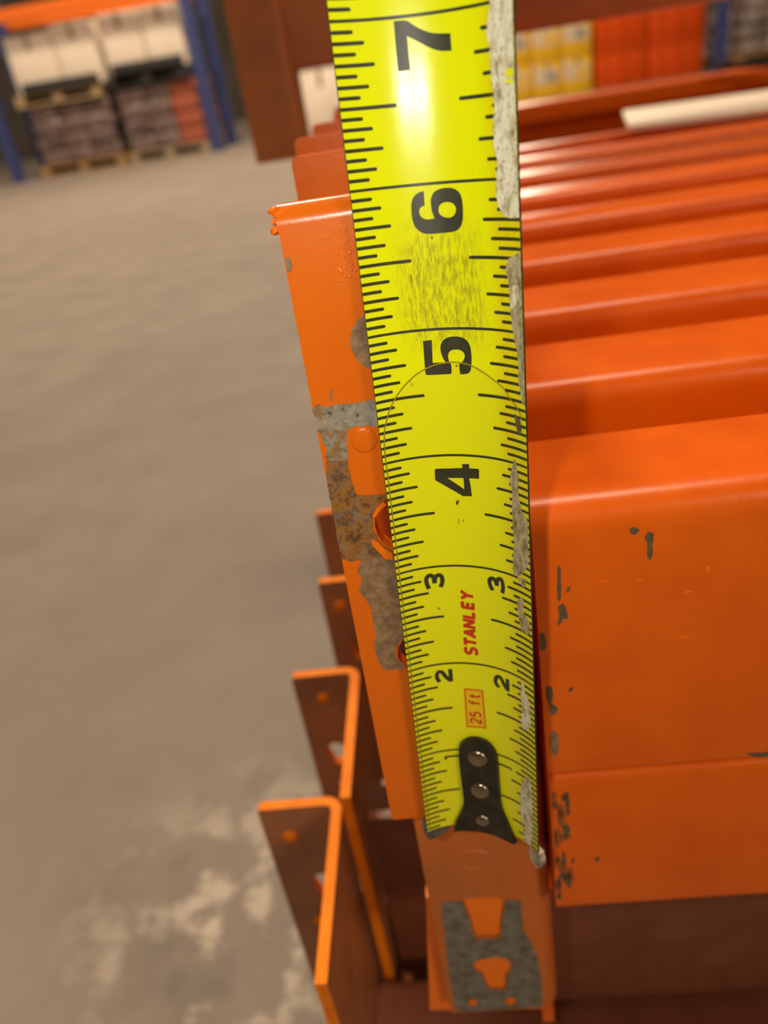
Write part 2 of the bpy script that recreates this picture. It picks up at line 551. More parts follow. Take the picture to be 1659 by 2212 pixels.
BARE = [(-.0255,.1159),(-.0246,.1168),(-.0237,.1168),(-.0233,.1161),(-.0217,.1162),(-.0198,.1163),(-.0171,.1161),(-.015,.1162),(-.0131,.1163),(-.004,.1163),(-.004,.1107),(-.0137,.1107),(-.0152,.1112),(-.0174,.1113),(-.0188,.1111),(-.0195,.1101),(-.0199,.1082),(-.0201,.1062),(-.0203,.1044),(-.0245,.1047),(-.0248,.1056),(-.024,.1073),(-.0246,.1088),(-.0248,.1106),(-.0253,.1112)]
RUST = [(-.0203,.1044),(-.0203,.1026),(-.0203,.1002),(-.0201,.0984),(-.0198,.0963),(-.0176,.0959),(-.0142,.096),(-.0103,.0962),(-.0135,.0950),(-.0158,.0929),(-.0172,.0905),(-.0174,.0880),(-.0168,.0855),(-.0155,.0834),(-.0135,.0818),(-.0150,.0806),(-.0163,.0812),(-.0175,.081),(-.0193,.081),(-.021,.0811),(-.0228,.0808),(-.0253,.0815),(-.0254,.083),(-.0254,.0922),(-.0254,.0966),(-.0253,.1002),(-.0252,.1021),(-.0245,.1047)]
RUST2 = [(-.021,.0811),(-.0193,.081),(-.0175,.081),(-.0147,.0803),(-.0102,.0803),(-.0102,.0618),(-.0125,.0612),(-.0148,.0597),(-.0166,.0575),(-.0172,.0555),(-.0168,.0530),(-.0153,.0512),(-.0163,.0506),(-.0175,.0507),(-.0194,.0507),(-.0209,.0516),(-.0215,.0537),(-.0218,.056),(-.0217,.059),(-.0208,.0605),(-.0211,.0649),(-.0211,.0686),(-.0217,.0711),(-.0229,.0727),(-.0225,.0744),(-.0217,.0764),(-.0224,.0779),(-.0219,.0795)]
patch('bare_patch', BARE, PA, M['bare'], f1, .00010, .00012)
patch('rust_patch', RUST, PA, M['rust'], f1, .00013, .00014)
patch('rust_patch', RUST2, PA, M['rust_tan'], f1, .00010, .00014)
patch('bare_patch', circle(-.0085, .1275, .0074, 24, 1, .88), PA, M['rust_tan'], f1, .0002, .0001, 1)
patch('bare_patch', [(-.0252,.1446),(-.0243,.1449),(-.0241,.1434),(-.0245,.1421),(-.0252,.1424)], PA, M['bare'], f1, .0001, .00008)
patch('bare_patch', [(-.0218,.1172),(-.0212,.1194),(-.0208,.1192),(-.0213,.1172)], PA, M['rust_tan'], f1, .0001, .00008)
dome('rivet', (-.0164, 0, .1082), .0028, .0005, M['orange_plate'], f1)
# peeled tongues of paint round the torn hole
for lp in ([(-.0172,.0914),(-.0163,.0929),(-.0145,.0943),(-.0139,.0936),(-.0155,.0924),(-.0168,.0910)],
           [(-.0183,.0857),(-.0169,.0852),(-.0158,.0834),(-.0142,.0819),(-.0144,.0803),(-.0158,.0808),(-.017,.0826),(-.0182,.0844)]):
    plate('paint_flake', [lp], lambda u, v, w: (u, -.0009+w+.15*abs(u+.0165), v), .0005, M['orange_bright'], f1)
# beam body
B1Y = .006
f, b = step_profile(.0795)
prism('front_channel', [(B1Y+u, .0068+v) for u, v in f], 'x', .0162, 1.9, M['orange'], f1, 40)
prism('rear_channel', [(B1Y+u, .0068+v) for u, v in b], 'x', .0162, 1.9, M['orange'], f1, 40)
PB = lambda u, v, w: (u, B1Y+w, v)
CH = [[(.0414,.0768),(.0425,.0762),(.0424,.0735),(.0423,.071),(.0419,.0693),(.0411,.0707),(.0412,.0737),(.0407,.0754)],
      [(.0375,.0781),(.0387,.0783),(.0395,.0772),(.0386,.0763),(.0376,.0766)],
      [(.0216,.0707),(.0222,.0698),(.022,.062),(.0214,.0607),(.0211,.0621),(.0213,.0688)],
      [(.0211,.0598),(.0225,.0601),(.0233,.0572),(.0233,.056),(.0219,.0557),(.0211,.0541),(.0207,.0549),(.0213,.0569)],
      [(.0234,.0647),(.0244,.0648),(.0238,.0633),(.0232,.0633)],
      [(.0165,.0526),(.0175,.0527),(.018,.0507),(.0177,.0478),(.0165,.0475)],
      [(.0171,.0367),(.0187,.0363),(.0189,.0334),(.0183,.0313),(.0197,.0296),(.0195,.028),(.0183,.0273),(.0177,.0303),(.0172,.033)],
      [(.0227,.0355),(.024,.0356),(.0235,.0344),(.0228,.0342)],
      [(.066,.0092),(.0718,.0092),(.0760,.0090),(.0760,.0078),(.0694,.0074)]]
for c in CH:
    patch('paint_chip', c, PB, M['chip'], f1, .00008, .00014)
for (cx, cz, w, h) in ((.032, .0652, .0008, .0002), (.0395, .0645, .0007, .0003), (.0545, .0655, .0006, .0009), (.0505, .0600, .0012, .0003), (.050, .0475, .0010, .0002), (.0185, .0180, .0012, .0045)):
    patch('paint_scuff', circle(cx, cz, 1, 9, w, h), PB, M['rust_tan'] if cz < .04 else M['orange_bright'], f1, .00008, .00012, 1)
# weld bead where the beam's end meets the connector
bm = bmesh.new()
prev = None
for k in range(33):
    z = .009 + .0735*k/32
    rr = .0022 + .0004*math.sin(k*2.1) + random.uniform(-.0002, .0002)
    ring = [bm.verts.new((.0146 + rr*.9*math.cos(R(a)), .028 - rr*.55*math.sin(R(a)), z)) for a in range(0, 181, 30)]
    if prev:
        for i in range(len(ring)-1):
            bm.faces.new((prev[i], prev[i+1], ring[i+1], ring[i]))
    prev = ring
from_bm('weld_bead', bm, M['orange'], f1, 60)

# --- second beam, directly under the front one; its worn keyhole plate shows below the hook
f2 = empty('rack_beam', (0, .134, .379), (-lean, 0, 0))
tag(f2, 'orange rack beam under the hook with grey worn keyhole connector plate', 'rack beam', GL)
slot1 = [(-.0109,-.0476),(-.0095,-.0462),(.0002,-.0469),(.0014,-.0493),(-.0003,-.0579),(-.0009,-.0642),(-.0022,-.0652),(-.0084,-.0646),(-.0089,-.0624),(-.0094,-.056)]
slot2 = [(-.0109,-.0781),(-.0087,-.0755),(-.0044,-.0746),(-.0002,-.0755),(.0017,-.0788),(.0011,-.0816),(-.0005,-.0843),(-.0012,-.0906),(-.0021,-.0917),(-.0067,-.0907),(-.0073,-.0883),(-.0082,-.0824),(-.0102,-.0805)]
YB = .012
outB = rounded([(-.0202, -.1028), (.009, -.1028), (.009, .0005), (-.0216, .0005)], [.001, 0, 0, .001])
connector(f2, -.0212, .0160, YB, -.1028, .0005, M['orange_old'], .050, False, [slot1, slot2], outline=outB)
PBp = lambda u, v, w: (u, YB+w, v)
plate('scuffed_band', [[(-.0175,-.0478),(-.0125,-.0470),(-.0110,-.0476),(-.0098,-.0560),(-.0093,-.0624),(-.0086,-.0656),(-.0020,-.0658),(-.0006,-.0644),(.0000,-.0579),(.0017,-.0493),(.0022,-.0482),(.0064,-.0490),(.0064,-.0628),(.0085,-.069),(.0099,-.076),(.0106,-.088),(.0104,-.1019),(-.0050,-.1024),(-.0182,-.1024),(-.0188,-.085),(-.0180,-.06)],
                       [(u*1.03+.0002, v-.0002) for u, v in slot2]], lambda u, v, w: (u, YB-.00012+w, v), .0001, M['steel_grey'], f2)
for lp, nm in ((slot1, 0), (slot2, 1)):
    cx = sum(p[0] for p in lp)/len(lp); cz = sum(p[1] for p in lp)/len(lp)
    plate('slot_lit_fill', [[(cx+(u-cx)*.96, cz+(v-cz)*.95+.0003) for u, v in lp]], lambda u, v, w: (u, YB+.0002+w, v), .002, M['orange_bright'], f2)  # bright fill painting the lit surface seen through the slot
for cx, cz, r in ((-.0125, -.0976, .0016), (-.0002, -.0980, .0019)):
    dome('rivet', (cx, YB, cz), r, .0009, M['orange'], f2)
bm = bmesh.new()                                         # pressed ring mark below the hook
for k in range(28):
    a0, a1 = 2*math.pi*k/28, 2*math.pi*(k+1)/28
    def rg(a, r, y): return bm.verts.new((-.0058 + r*math.cos(a), y, -.0300 + r*.8*math.sin(a)))
    q = [rg(a0, .0056, YB+.00005), rg(a1, .0056, YB+.00005), rg(a1, .0047, YB-.0005), rg(a0, .0047, YB-.0005)]
    bm.faces.new(q)
    q2 = [rg(a0, .0047, YB-.0005), rg(a1, .0047, YB-.0005), rg(a1, .0036, YB+.00005), rg(a0, .0036, YB+.00005)]
    bm.faces.new(q2)
bmesh.ops.remove_doubles(bm, verts=bm.verts, dist=.00001)
from_bm('pressed_ring', bm, M['orange_old'], f2, 60)
prof2 = rounded([(B1Y+.0006, .0058), (B1Y+.0006, -.0485), (.034, -.0485), (.034, -.075), (.062, -.075), (.062, .0058)], [.003, .005, .003, .002, .002, .002])
prism('front_channel', prof2, 'x', .0164, 1.9, M['orange'], f2, 40)
for k in range(26):                                      # flaking grime beside the weld
    cx = random.uniform(.0172, .0222); cz = random.uniform(-.046, .003)
    patch('grime', circle(cx, cz, 1, 9, random.uniform(.0004, .0012), random.uniform(.0010, .0040)), lambda u, v, w: (u, B1Y+.0006+w, v), M['grime'] if k % 3 else M['chip'], f2, .0001, .00025, 1)
patch('paint_chip', circle(.0285, -.0265, 1, 8, .0007, .0009), lambda u, v, w: (u, B1Y+.0006+w, v), M['chip'], f2, .0001, .0001, 1)

# --- third beam in the same column, in shadow under the step
f3 = empty('rack_beam', (0, .134, .379), (-lean, 0, 0))
tag(f3, 'lowest orange beam of the front column, at the bottom right edge', 'rack beam', GL)
prof3 = rounded([(.058, -.077), (.058, -.178), (.075, -.178), (.075, -.077)], [.006, .003, .003, .003])
prism('front_channel', prof3, 'x', .0164, 1.9, M['shade_brown'], f3, 40)  # dark recess painted into the beam's colour
# its connector plate left of the worn one; brighter orange stands for light on it
plate('aisle_leg', [[(-.0226, -.0519), (.0105, -.0535), (.0105, -.1125), (-.0281, -.1098)]], lambda u, v, w: (u, .0174+w, v), T, M['orange_bright'], f3)
prism('end_leg', [(.0115, .0345), (.0157, .0345), (.0157, .080), (.0115, .080)], 'z', -.150, -.1045, M['orange'], f3)

# --- the rows behind the front beam
rows = [(.2125, -.0310), (.286, -.0395), (.368, -.042), (.456, -.040), (.550, -.047), (.648, -.043), (.742, -.05), (.838, -.046)]
ordn = ['second', 'third', 'fourth', 'fifth', 'sixth', 'seventh', 'eighth', 'ninth', 'tenth', 'eleventh']
ZT = .464
for i, (yf, xa) in enumerate(rows):
    e = empty('rack_beam', (0, yf, ZT-.076))
    tag(e, 'orange rack beam, %s from the front in the top layer' % ordn[i], 'rack beam', GR)
    hs = [teardrop(xa+.024, z) for z in (.028, .078, .128)]
    connector(e, xa, xa+.053, 0, -.006, .1465, M['orange_plate'], .050, False, hs, studs=[(xa+.010, .1, .003)])
    beam_body(e, xa+.0532, 1.9, .003, 0, .076, M['orange'])
# --- and the layer under those rows (seen only through gaps)
for i, (yf, xa) in enumerate(rows[:5]):
    e = empty('rack_beam', (0, yf, ZT-.160))
    tag(e, 'orange rack beam hidden in the shade under the %s top beam' % ordn[i], 'rack beam', GL)
    connector(e, -.034, .0185, 0, -.064, .0762, M['shade_brown'], .050, False, [],  # plates added to keep back light out of the hollow, shade in their colour
              outline=[(-.050, -.134), (.0115, -.134), (.0115, .0762), (-.034, .0762), (-.034, -.02), (-.050, -.02)] if i == 0 else None)  # first plate stretched down to close the hollow with painted shade
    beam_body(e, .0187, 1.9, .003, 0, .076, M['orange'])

# --- lower layer: open angle connectors reaching out over the floor at the left
low = [(-.0955, -.0595, .2176, .2937, .076, 'lowest', [(.0, 0)]),
       (-.0844, -.0520, .2754, .3126, .075, 'second lowest', []),
       (-.0742, -.0400, .3290, .3276, .066, 'third lowest', []),
       (-.0799, -.0440, .3880, .3354, .056, 'fourth lowest', [])]
lowlab = ['nearest open angle connector over the floor at the bottom left',
          'second open connector from the bottom, with two holes showing the floor',
          'third open connector from the bottom, half behind the rusty plate',
          'topmost of the open angle connectors beside the rusty plate']
holesL = [[teardrop(-.0765, .2450, .0048, .009, .0024), teardrop(-.0760, .1850, .0048, .009, .0024)],
          [teardrop(-.0715, .2640, .0046, .008, .0024), teardrop(-.0710, .2370, .0046, .008, .0024)],
          [teardrop(-.0600, .2850, .0046, .008, .0024)],
          [teardrop(-.0640, .2900, .0046, .008, .0024)]]
studsL = [[(-.0850, .2760, .0035), (-.083, .2160, .0035)], [(-.0720, .2985, .0032)], [(-.0655, .3120, .0035)], [(-.066, .315, .003)]]
for i, (xa, xb, yc, zt, dep, nm, _) in enumerate(low):
    e = empty('rack_beam', (0, 0, 0))
    tag(e, 'rack beam with the ' + lowlab[i], 'rack beam', GL)
    connector(e, xa, xb, yc-T, zt-.150, zt, [M['dusty_shade'], M['lit_edge']], dep, True, holesL[i], studs=[(sx, sz, sr) for sx, sz, sr in studsL[i]])
    y0 = [.156, .2195, .2800, .3380][i]
    y1 = [.198, .2610, .3250, .3860][i]
    hh = .045
    prism('front_channel', rounded([(y0, zt-.145), (y0, zt-.145+hh), (y1, zt-.145+hh), (y1, zt-.145)], [.003, .006, .006, .003]), 'x', xb+.0002, 1.9, M['shade_brown'], e, 40)  # body coloured dark to paint the shade of the hollow
# --- bottom layer on the timber
for i, (xa, xb, yc, dep) in enumerate([(-.094, -.057, .2100, .07), (-.086, -.05, .2840, .07), (-.08, -.045, .3600, .07)]):
    e = empty('rack_beam', (0, 0, 0))
    tag(e, ['dark beam end under the nearest open connector, at the bottom edge', 'beam end near the floor, behind the lowest one', 'beam end near the floor, deepest in the shade'][i], 'rack beam', GL)
    connector(e, xa, xb, yc-T, .004, .138, M['dusty_shade'], dep, True, [])
    prism('front_channel', rounded([(yc-.068, .045), (yc-.068, .120), (yc-.002, .120), (yc-.002, .045)], .004), 'x', xb+.0002, 1.9, M['shade_brown'], e, 40)
for i, x in enumerate((.25, 1.3)):
    o = bevbox('timber_bearer', x, x+.09, .13, 1.0, 0, .044, M['wood'], None, .003)
    tag(o, 'rough timber bearer under the %s of the beam stack' % ('left end' if i == 0 else 'far right end'), 'timber', 'bearers under the stack')

# --- brown beam lying across the top of the stack at the back
tb = empty('rack_beam', (0, .80, .5615))
tag(tb, 'brown rack beam running across the top of the picture, behind the tape', 'rack beam', GR)
prism('front_channel', rounded([(0, 0), (0, .115), (.055, .115), (.055, 0)], [.004, .006, .006, .004]), 'x', -.099, 2.2, M['brown_paint'], tb, 40)
connector(tb, -.147, -.0992, -.012, -.070, .150, M['brown_paint'], .055, False, [])

# --- lone beam on the far side of the gap, with strap and white board
rb = empty('rack_beam', (0, 1.32, .415))
tag(rb, 'pale orange beam beyond the dark gap behind the stack', 'rack beam', GR)
prism('front_channel', rounded([(0, .034), (0, .060), (.05, .060), (.05, 0), (.03, 0), (.03, .034)], [.003, .004, .004, .003, .002, .002]), 'x', .02, 2.6, M['orange'], rb, 40)
prism('rear_channel', rounded([(.006, -.16), (.006, -.002), (.05, -.002), (.05, -.16)], .003), 'x', .02, 2.6, M['shade_brown'], rb, 40)  # shade of the gap painted into the lower channel
for k, x in enumerate((.3, 1.6)):
    o = bevbox('timber_bearer', x, x+.09, 1.31, 1.40, 0, .2546, M['wood'], None, .003)
    tag(o, 'upright timber block under the lone beam, %s' % ('left' if k == 0 else 'right'), 'timber', 'bearers under the stack')
o = bevbox('steel_strap', -.24, .24, -.004, .004, -.005, .005, M['dark_steel'], None, .0015, loc=(.68, 1.24, .466), rot=(0, R(5), R(-14)))
tag(o, 'dark steel bar lying slantwise in front of the lone beam', 'steel bar')
o = bevbox('white_board', 0, 1.0, 0, .19, 0, .006, M['white_board'], None, .002, loc=(.205, .822, .4655), rot=(0, 0, R(-12)))
tag(o, 'cream white board lying on the beams at the upper right', 'board')

# ------------------------------------------------------------------ storage rack in the background
def upright(name, x, y, label, ztop=3.2):
    e = empty(name, (x, y, 0))
    tag(e, label, 'rack upright', 'uprights of the storage racks')
    for k, dy in enumerate((0, .9)):
        pr = [(-.065, 0), (.065, 0), (.065, .07), (.035, .07), (.035, .055), (.05, .055), (.05, .012), (-.05, .012), (-.05, .055), (-.035, .055), (-.035, .07), (-.065, .07)]
        prism('post', [(u, v+dy) for u, v in pr], 'z', .012, ztop, M['blue'], e)
        bevbox('foot_plate', -.085, .085, dy-.02, dy+.10, 0, .012, M['blue'], e)
    for k in range(5):
        z0 = .25 + k*.58
        bevbox('brace', -.012, .012, .07, .9, z0, z0+.03, M['blue'], e)
    return e
upright('rack_upright', -4.93, 10.3, 'blue rack upright at the left edge of the photo')
upright('rack_upright', -2.36, 10.3, 'blue rack upright right of the wrapped pallet loads')
upright('rack_upright', 3.50, 10.0, 'blue rack upright right of the red crates')
for lab, x0, x1, z in (('orange storage rack beam at the top left corner', -4.86, -2.43, 1.64),):
    e = empty('storage_beam', (0, 10.26, z))
    tag(e, lab, 'rack beam', None)
    prism('beam_channel', rounded([(0, 0), (0, .13), (.05, .13), (.05, 0)], .008), 'x', x0, x1, M['rack_orange'], e, 40)
    for x in (x0-.004, x1-.046):
        bevbox('end_bracket', x, x+.05, -.006, -.001, -.03, .16, M['rack_orange'], e)
e = empty('storage_beam', (0, 11.28, 1.66))
tag(e, 'orange rear storage rack beam behind the cream cartons', 'rack beam')
prism('beam_channel', rounded([(0, 0), (0, .13), (.05, .13), (.05, 0)], .008), 'x', -4.88, -2.41, M['rack_orange'], e, 40)

def pallet(x, y, z, w, d, label, mat):
    e = empty('pallet', (x, y, z))
    tag(e, label, 'pallet', 'wooden pallets')
    for k in range(3):
        bevbox('bearer', -w/2 + k*(w-.09)/2, -w/2 + k*(w-.09)/2+.09, -d/2, d/2, .020, .105, mat, e)
    for k in range(6):
        y0 = -d/2 + k*(d-.1)/5
        bevbox('deck_board', -w/2, w/2, y0, y0+.1, .105, .125, mat, e)
    for k in range(3):
        y0 = -d/2 + k*(d-.1)/2
        bevbox('base_board', -w/2, w/2, y0, y0+.1, 0, .02, mat, e)
    return e
def load(x, y, z, w, d, h, label, mat, bands=4, red=False):
    """shrink-wrapped pallet load: layers of goods and the film over them"""
    e = empty('pallet_load', (x, y, z))
    tag(e, label, 'pallet load', 'wrapped pallet loads')
    hh = h/bands
    for k in range(bands):
        j = random.uniform(-.015, .015)
        n = 3
        for q in range(n):
            x0 = -w/2 + q*w/n
            bevbox('wrapped_bundle', x0+j+.004, x0+w/n+j-.004, -d/2+random.uniform(0, .03), d/2, k*hh+.002, (k+1)*hh-.004, mat if not (red and q == n-1) else M['red_goods'], e, .025, 2)
    return e
pallet(-4.10, 10.95, 0, 1.08, 1.1, 'pale wooden pallet under the left wrapped load', M['wood'])
load(-4.10, 10.95, .125, 1.02, 1.0, .66, 'dark shrink-wrapped load on the left pallet', M['wrap_dark'])
pallet(-2.98, 10.95, 0, 1.0, 1.1, 'dark wooden pallet under the right wrapped load', M['tape_brown'])
load(-2.98, 10.95, .125, .98, 1.0, .70, 'dark shrink-wrapped load with a red end, beside the blue upright', M['wrap_dark'], 4, True)
pallet(-4.15, 10.95, .790, 1.05, 1.1, 'second pallet lying on the left wrapped load', M['wood_pale'])
pallet(-3.02, 10.95, .830, 1.0, 1.1, 'second pallet lying on the right wrapped load', M['dark_pallet_and_gap'])
def carton(x0, x1, y0, y1, z0, z1, label, mat, group=None, flaps=True, tapecol='tape_brown'):
    e = empty('carton', ((x0+x1)/2, (y0+y1)/2, z0))
    tag(e, label, 'carton', group)
    w, d, h = x1-x0, y1-y0, z1-z0
    bevbox('box', -w/2, w/2, -d/2, d/2, 0, h, mat, e, .012, 2)
    bevbox('packing_tape', -.03, .03, -d/2-.002, -d/2+.001, h*.72, h-.01, M[tapecol], e)
    bevbox('packing_tape', -.03, .03, -d/2+.01, d/2-.01, h-.001, h+.001, M[tapecol], e)
    return e
GC = 'cream cartons in the storage rack'
carton(-4.62, -4.06, 10.45, 11.2, .915, 1.52, 'cream carton stack at the left end of the rack bay', M['cream'], GC)
carton(-4.04, -3.54, 10.45, 11.2, .915, 1.56, 'cream carton in the rack bay, second from the left', M['cream'], GC)
carton(-3.46, -2.98, 10.45, 11.2, .955, 1.58, 'cream carton in the rack bay, third from the left', M['cream'], GC)
carton(-2.96, -2.50, 10.45, 11.2, .955, 1.58, 'cream carton in the rack bay, next to the blue upright', M['cream'], GC)
for k, (x0, x1, z) in enumerate([(-4.55, -3.60, .918), (-3.42, -2.55, .958)]):  # dark strips put in to stand for the dark gap under the cartons
    o = bevbox('dark_gap_strip', x0, x1, 10.36, 10.44, z, z+.11, M['dark_pallet_and_gap'], None, .02)
    tag(o, 'dark strip standing for the gap under the cream cartons, %s' % ('left' if k == 0 else 'right'), 'gap strip', 'dark gap strips')
carton(-1.32, -.72, 10.6, 11.2, 0, .68, 'cream carton on the floor between the brown beam and the stack', M['cream'])
# right-hand side
GY = 'yellow cartons right of the tape'
k = 0
for cx in range(3):
    for cz in range(2):
        x0 = 1.12 + cx*.34
        c = carton(x0, x0+.33, 10.2, 10.7, cz*.38, cz*.38+.375, 'yellow and white carton, %s column, %s row' % (['left', 'middle', 'right'][cx], ['lower', 'upper'][cz]), M['yellow_card'], GY)
        bevbox('print_panel', -.15, .12, -.2535, -.250, .15, .30, M['label_white'], c)
        bevbox('print_panel', -.02, .10, -.2540, -.2536, .17, .26, M['label_grey'] if (cx+cz) % 2 else M['yellow_card'], c)
        bevbox('print_panel', -.165, -.10 if cx else .02, -.2532, -.2500, .28, .36, M['label_white'], c)
GRD = 'red crates right of the yellow cartons'
for cx in range(2):
    for cz in range(2):
        x0 = 2.17 + cx*.615
        e = empty('crate', (x0+.30, 10.5, cz*.41))
        tag(e, 'red plastic crate, %s column, %s row' % (['left', 'right'][cx], ['lower', 'upper'][cz]), 'crate', GRD)
        bevbox('body', -.30, .30, -.25, .25, 0, .36, M['red'], e, .012)
        bevbox('rim', -.306, .306, -.262, .262, .361, .405, M['red'], e, .008)
        for q in (-.2, 0, .2):
            bevbox('rib', q-.012, q+.012, -.262, -.250, .01, .36, M['red'], e)
pallet(4.22, 10.6, 0, 1.15, 1.1, 'wooden pallet under the grey wrapped load at the right', M['wood'])
load(4.22, 10.6, .125, 1.1, 1.0, .85, 'grey shrink-wrapped load at the right edge', M['wrap_grey'], 6)

# ------------------------------------------------------------------ the measuring tape
QA = [(-.01634197, .13032375, .37935817), (.00088939, .00146621, .02656658), (-9.6078e-06, 1.77161e-05, -.00015382)]
QB = [(.01066345, .12111587, .38007736), (.00093862, .00177098, .02629403), (-9.6078e-06, 1.77161e-05, -.00015382)]
SAG = .0055
HALF = 15.55
def quad(Q, s):
    return Vector([Q[0][i] + Q[1][i]*s + Q[2][i]*s*s for i in range(3)])
def dquad(Q, s):
    return Vector([Q[1][i] + 2*Q[2][i]*s for i in range(3)])
def frame(s):
    a, b = quad(QA, s), quad(QB, s)
    d = (dquad(QA, s)+dquad(QB, s)).normalized()
    w = b-a
    h = w.length/2
    w.normalize()
    n = w.cross(d).normalized()
    if n.y > 0:
        n = -n
    return (a+b)/2, w, n, h
def S(s, U, off=0.0):
    """point on the blade: s inches from the hook, U mm across, off metres above the printed side"""
    c, w, n, h = frame(s)
    rr = (h*h+SAG*SAG)/(2*SAG)
    a = math.asin(h/rr)
    ph = U/1000/rr
    nn = n*math.cos(ph) - w*math.sin(ph)
    return c + w*rr*math.sin(ph) - n*(rr*math.cos(ph)-rr*math.cos(a)) + nn*off
tape = empty('measuring_tape', tuple(S(0, 0)))
tag(tape, 'yellow steel measuring tape stretched upright over the rusty connector plate', 'measuring tape')
inv = Matrix.Translation(-Vector(tape.location))
def child(o):
    o.matrix_parent_inverse = inv
    return o
# blade
NS, NU = 112, 44
S0, S1 = .035, 14.0
vs, fs, uvs = [], [], []
for side, off in ((0, 0.0), (1, -.00038)):
    for i in range(NS+1):
        s = S0 + (S1-S0)*i/NS
        for j in range(NU+1):
            U = -HALF + 2*HALF*j/NU
            vs.append(S(s, U, off)); uvs.append((s, U))
K = (NS+1)*(NU+1)
mats = []
for side in (0, 1):
    for i in range(NS):
        for j in range(NU):
            a = side*K + i*(NU+1)+j
            fs.append([a, a+1, a+NU+2, a+NU+1]); mats.append(side)
for i in range(NS):
    for j in (0, NU):
        a = i*(NU+1)+j
        fs.append([a, a+NU+1, a+NU+1+K, a+K]); mats.append(1)
for i in (0, NS):
    for j in range(NU):
        a = i*(NU+1)+j
        fs.append([a, a+1, a+1+K, a+K]); mats.append(1)
me = bpy.data.meshes.new('blade')
me.from_pydata([tuple(v) for v in vs], [], fs)
for mm in (M['blade'], M['edge_dark']):
    me.materials.append(mm)
me.polygons.foreach_set('material_index', mats)
ul = me.uv_layers.new(name='tape')
for lp in me.loops:
    ul.data[lp.index].uv = uvs[lp.vertex_index]
bm = bmesh.new(); bm.from_mesh(me); bmesh.ops.recalc_face_normals(bm, faces=bm.faces); bm.to_mesh(me); bm.free()
blade = bpy.data.objects.new('blade', me)
col.objects.link(blade)
blade.parent = tape
child(blade)
sm(blade, 40)

def tape_print(name, shapes, mat, off=.00004, thick=0.0, cutU=.9, parent=None, smooth=True):
    """flat print: outlines in (inches along, mm across), cut finely and laid on the curved blade"""
    bm = bmesh.new()
    for loops in shapes:
        b2 = fill2d([[(U, s*25.4) for s, U in lp] for lp in loops])
        tmp = bpy.data.meshes.new('t'); b2.to_mesh(tmp); b2.free()
        bm.from_mesh(tmp); bpy.data.meshes.remove(tmp)
    lo = min(v.co.x for v in bm.verts); hi = max(v.co.x for v in bm.verts)
    x = math.ceil(lo/cutU)*cutU
    while x < hi:
        bmesh.ops.bisect_plane(bm, geom=bm.verts[:]+bm.edges[:]+bm.faces[:], dist=1e-6, plane_co=(x, 0, 0), plane_no=(1, 0, 0))
        x += cutU
    y = math.ceil(min(v.co.y for v in bm.verts)/5)*5
    hy = max(v.co.y for v in bm.verts)
    while y < hy:
        bmesh.ops.bisect_plane(bm, geom=bm.verts[:]+bm.edges[:]+bm.faces[:], dist=1e-6, plane_co=(0, y, 0), plane_no=(0, 1, 0))
        y += 5
    if thick:
        r = bmesh.ops.extrude_face_region(bm, geom=bm.faces[:])
        top = [g for g in r['geom'] if isinstance(g, bmesh.types.BMVert)]
        for v in top:
            v.co.z = 1.0
    for v in bm.verts:
        v.co = S(v.co.y/25.4, v.co.x, off + (thick if v.co.z > .5 else 0))
    o = from_bm(name, bm, mat, parent or tape, 40 if smooth else None)
    o.matrix_parent_inverse = inv if (parent is None) else Matrix.Identity(4)
    return o
def bar(s, U0, U1, w, cap=True):
    """tick from the edge U0 to a rounded end at U1; w inches wide"""
    sg = 1 if U1 > U0 else -1
    rr = w*25.4/2
    pts = [(s-w/2, U0)]
    if cap:
        for k in range(5):
            a = R(-90+45*k)
            pts.append((s + w/2*math.sin(a), U1 - sg*rr + sg*rr*math.cos(a)))
    else:
        pts += [(s-w/2, U1), (s+w/2, U1)]
    pts.append((s+w/2, U0))
    return [pts]
ticks = []
LL = {16: -11.85, 8: -10.25, 4: -8.85, 2: -5.9}
RL = {16: 10.5, 8: 8.95, 4: 7.5, 2: 4.5}
for i in range(1, 16*12):
    s = i/16
    d = 1 if i % 16 == 0 else 2 if i % 8 == 0 else 4 if i % 4 == 0 else 8 if i % 2 == 0 else 16
    if d == 1:
        ticks.append(bar(s, -HALF, HALF, .0195, False))
    else:
        ticks.append(bar(s, -HALF, LL[d]+random.uniform(-.08, .08), .0235))
        ticks.append(bar(s, HALF, RL[d]+random.uniform(-.08, .08), .0235))
tape_print('printed_scale', ticks, M['ink'])
D7 = [(6.9796,-5.248),(6.9792,-3.259),(6.9507,-2.329),(6.9183,-1.064),(6.8922,.457),(6.8832,1.578),(6.8745,3.692),(6.778,3.739),(6.7798,2.521),(6.7888,1.38),(6.812,.055),(6.8523,-1.666),(6.8904,-3.366),(6.7942,-3.332),(6.7021,-3.262),(6.6959,-3.345),(6.6955,-5.202),(6.7013,-5.255),(6.8409,-5.277)]
D6 = [(5.9556,-2.746),(5.9503,-3.645),(5.9307,-4.466),(5.8991,-4.985),(5.8535,-5.183),(5.7943,-5.192),(5.7467,-5.014),(5.7106,-4.536),(5.682,-3.698),(5.6708,-2.59),(5.6721,.151),(5.675,2.009),(5.6912,2.977),(5.7242,3.579),(5.77,3.874),(5.8449,3.961),(5.8947,3.862),(5.9283,3.527),(5.952,2.876),(5.9632,1.98),(5.966,.964),(5.9606,-.06),(5.9481,-.87),(5.9249,-1.411),(5.8924,-1.705),(5.8505,-1.705),(5.808,-1.571),(5.7731,-1.238),(5.7679,-2.379),(5.7746,-3.151),(5.7933,-3.67),(5.8194,-3.879),(5.8443,-3.733),(5.8581,-3.3),(5.8607,-2.802),(5.9042,-2.795)]
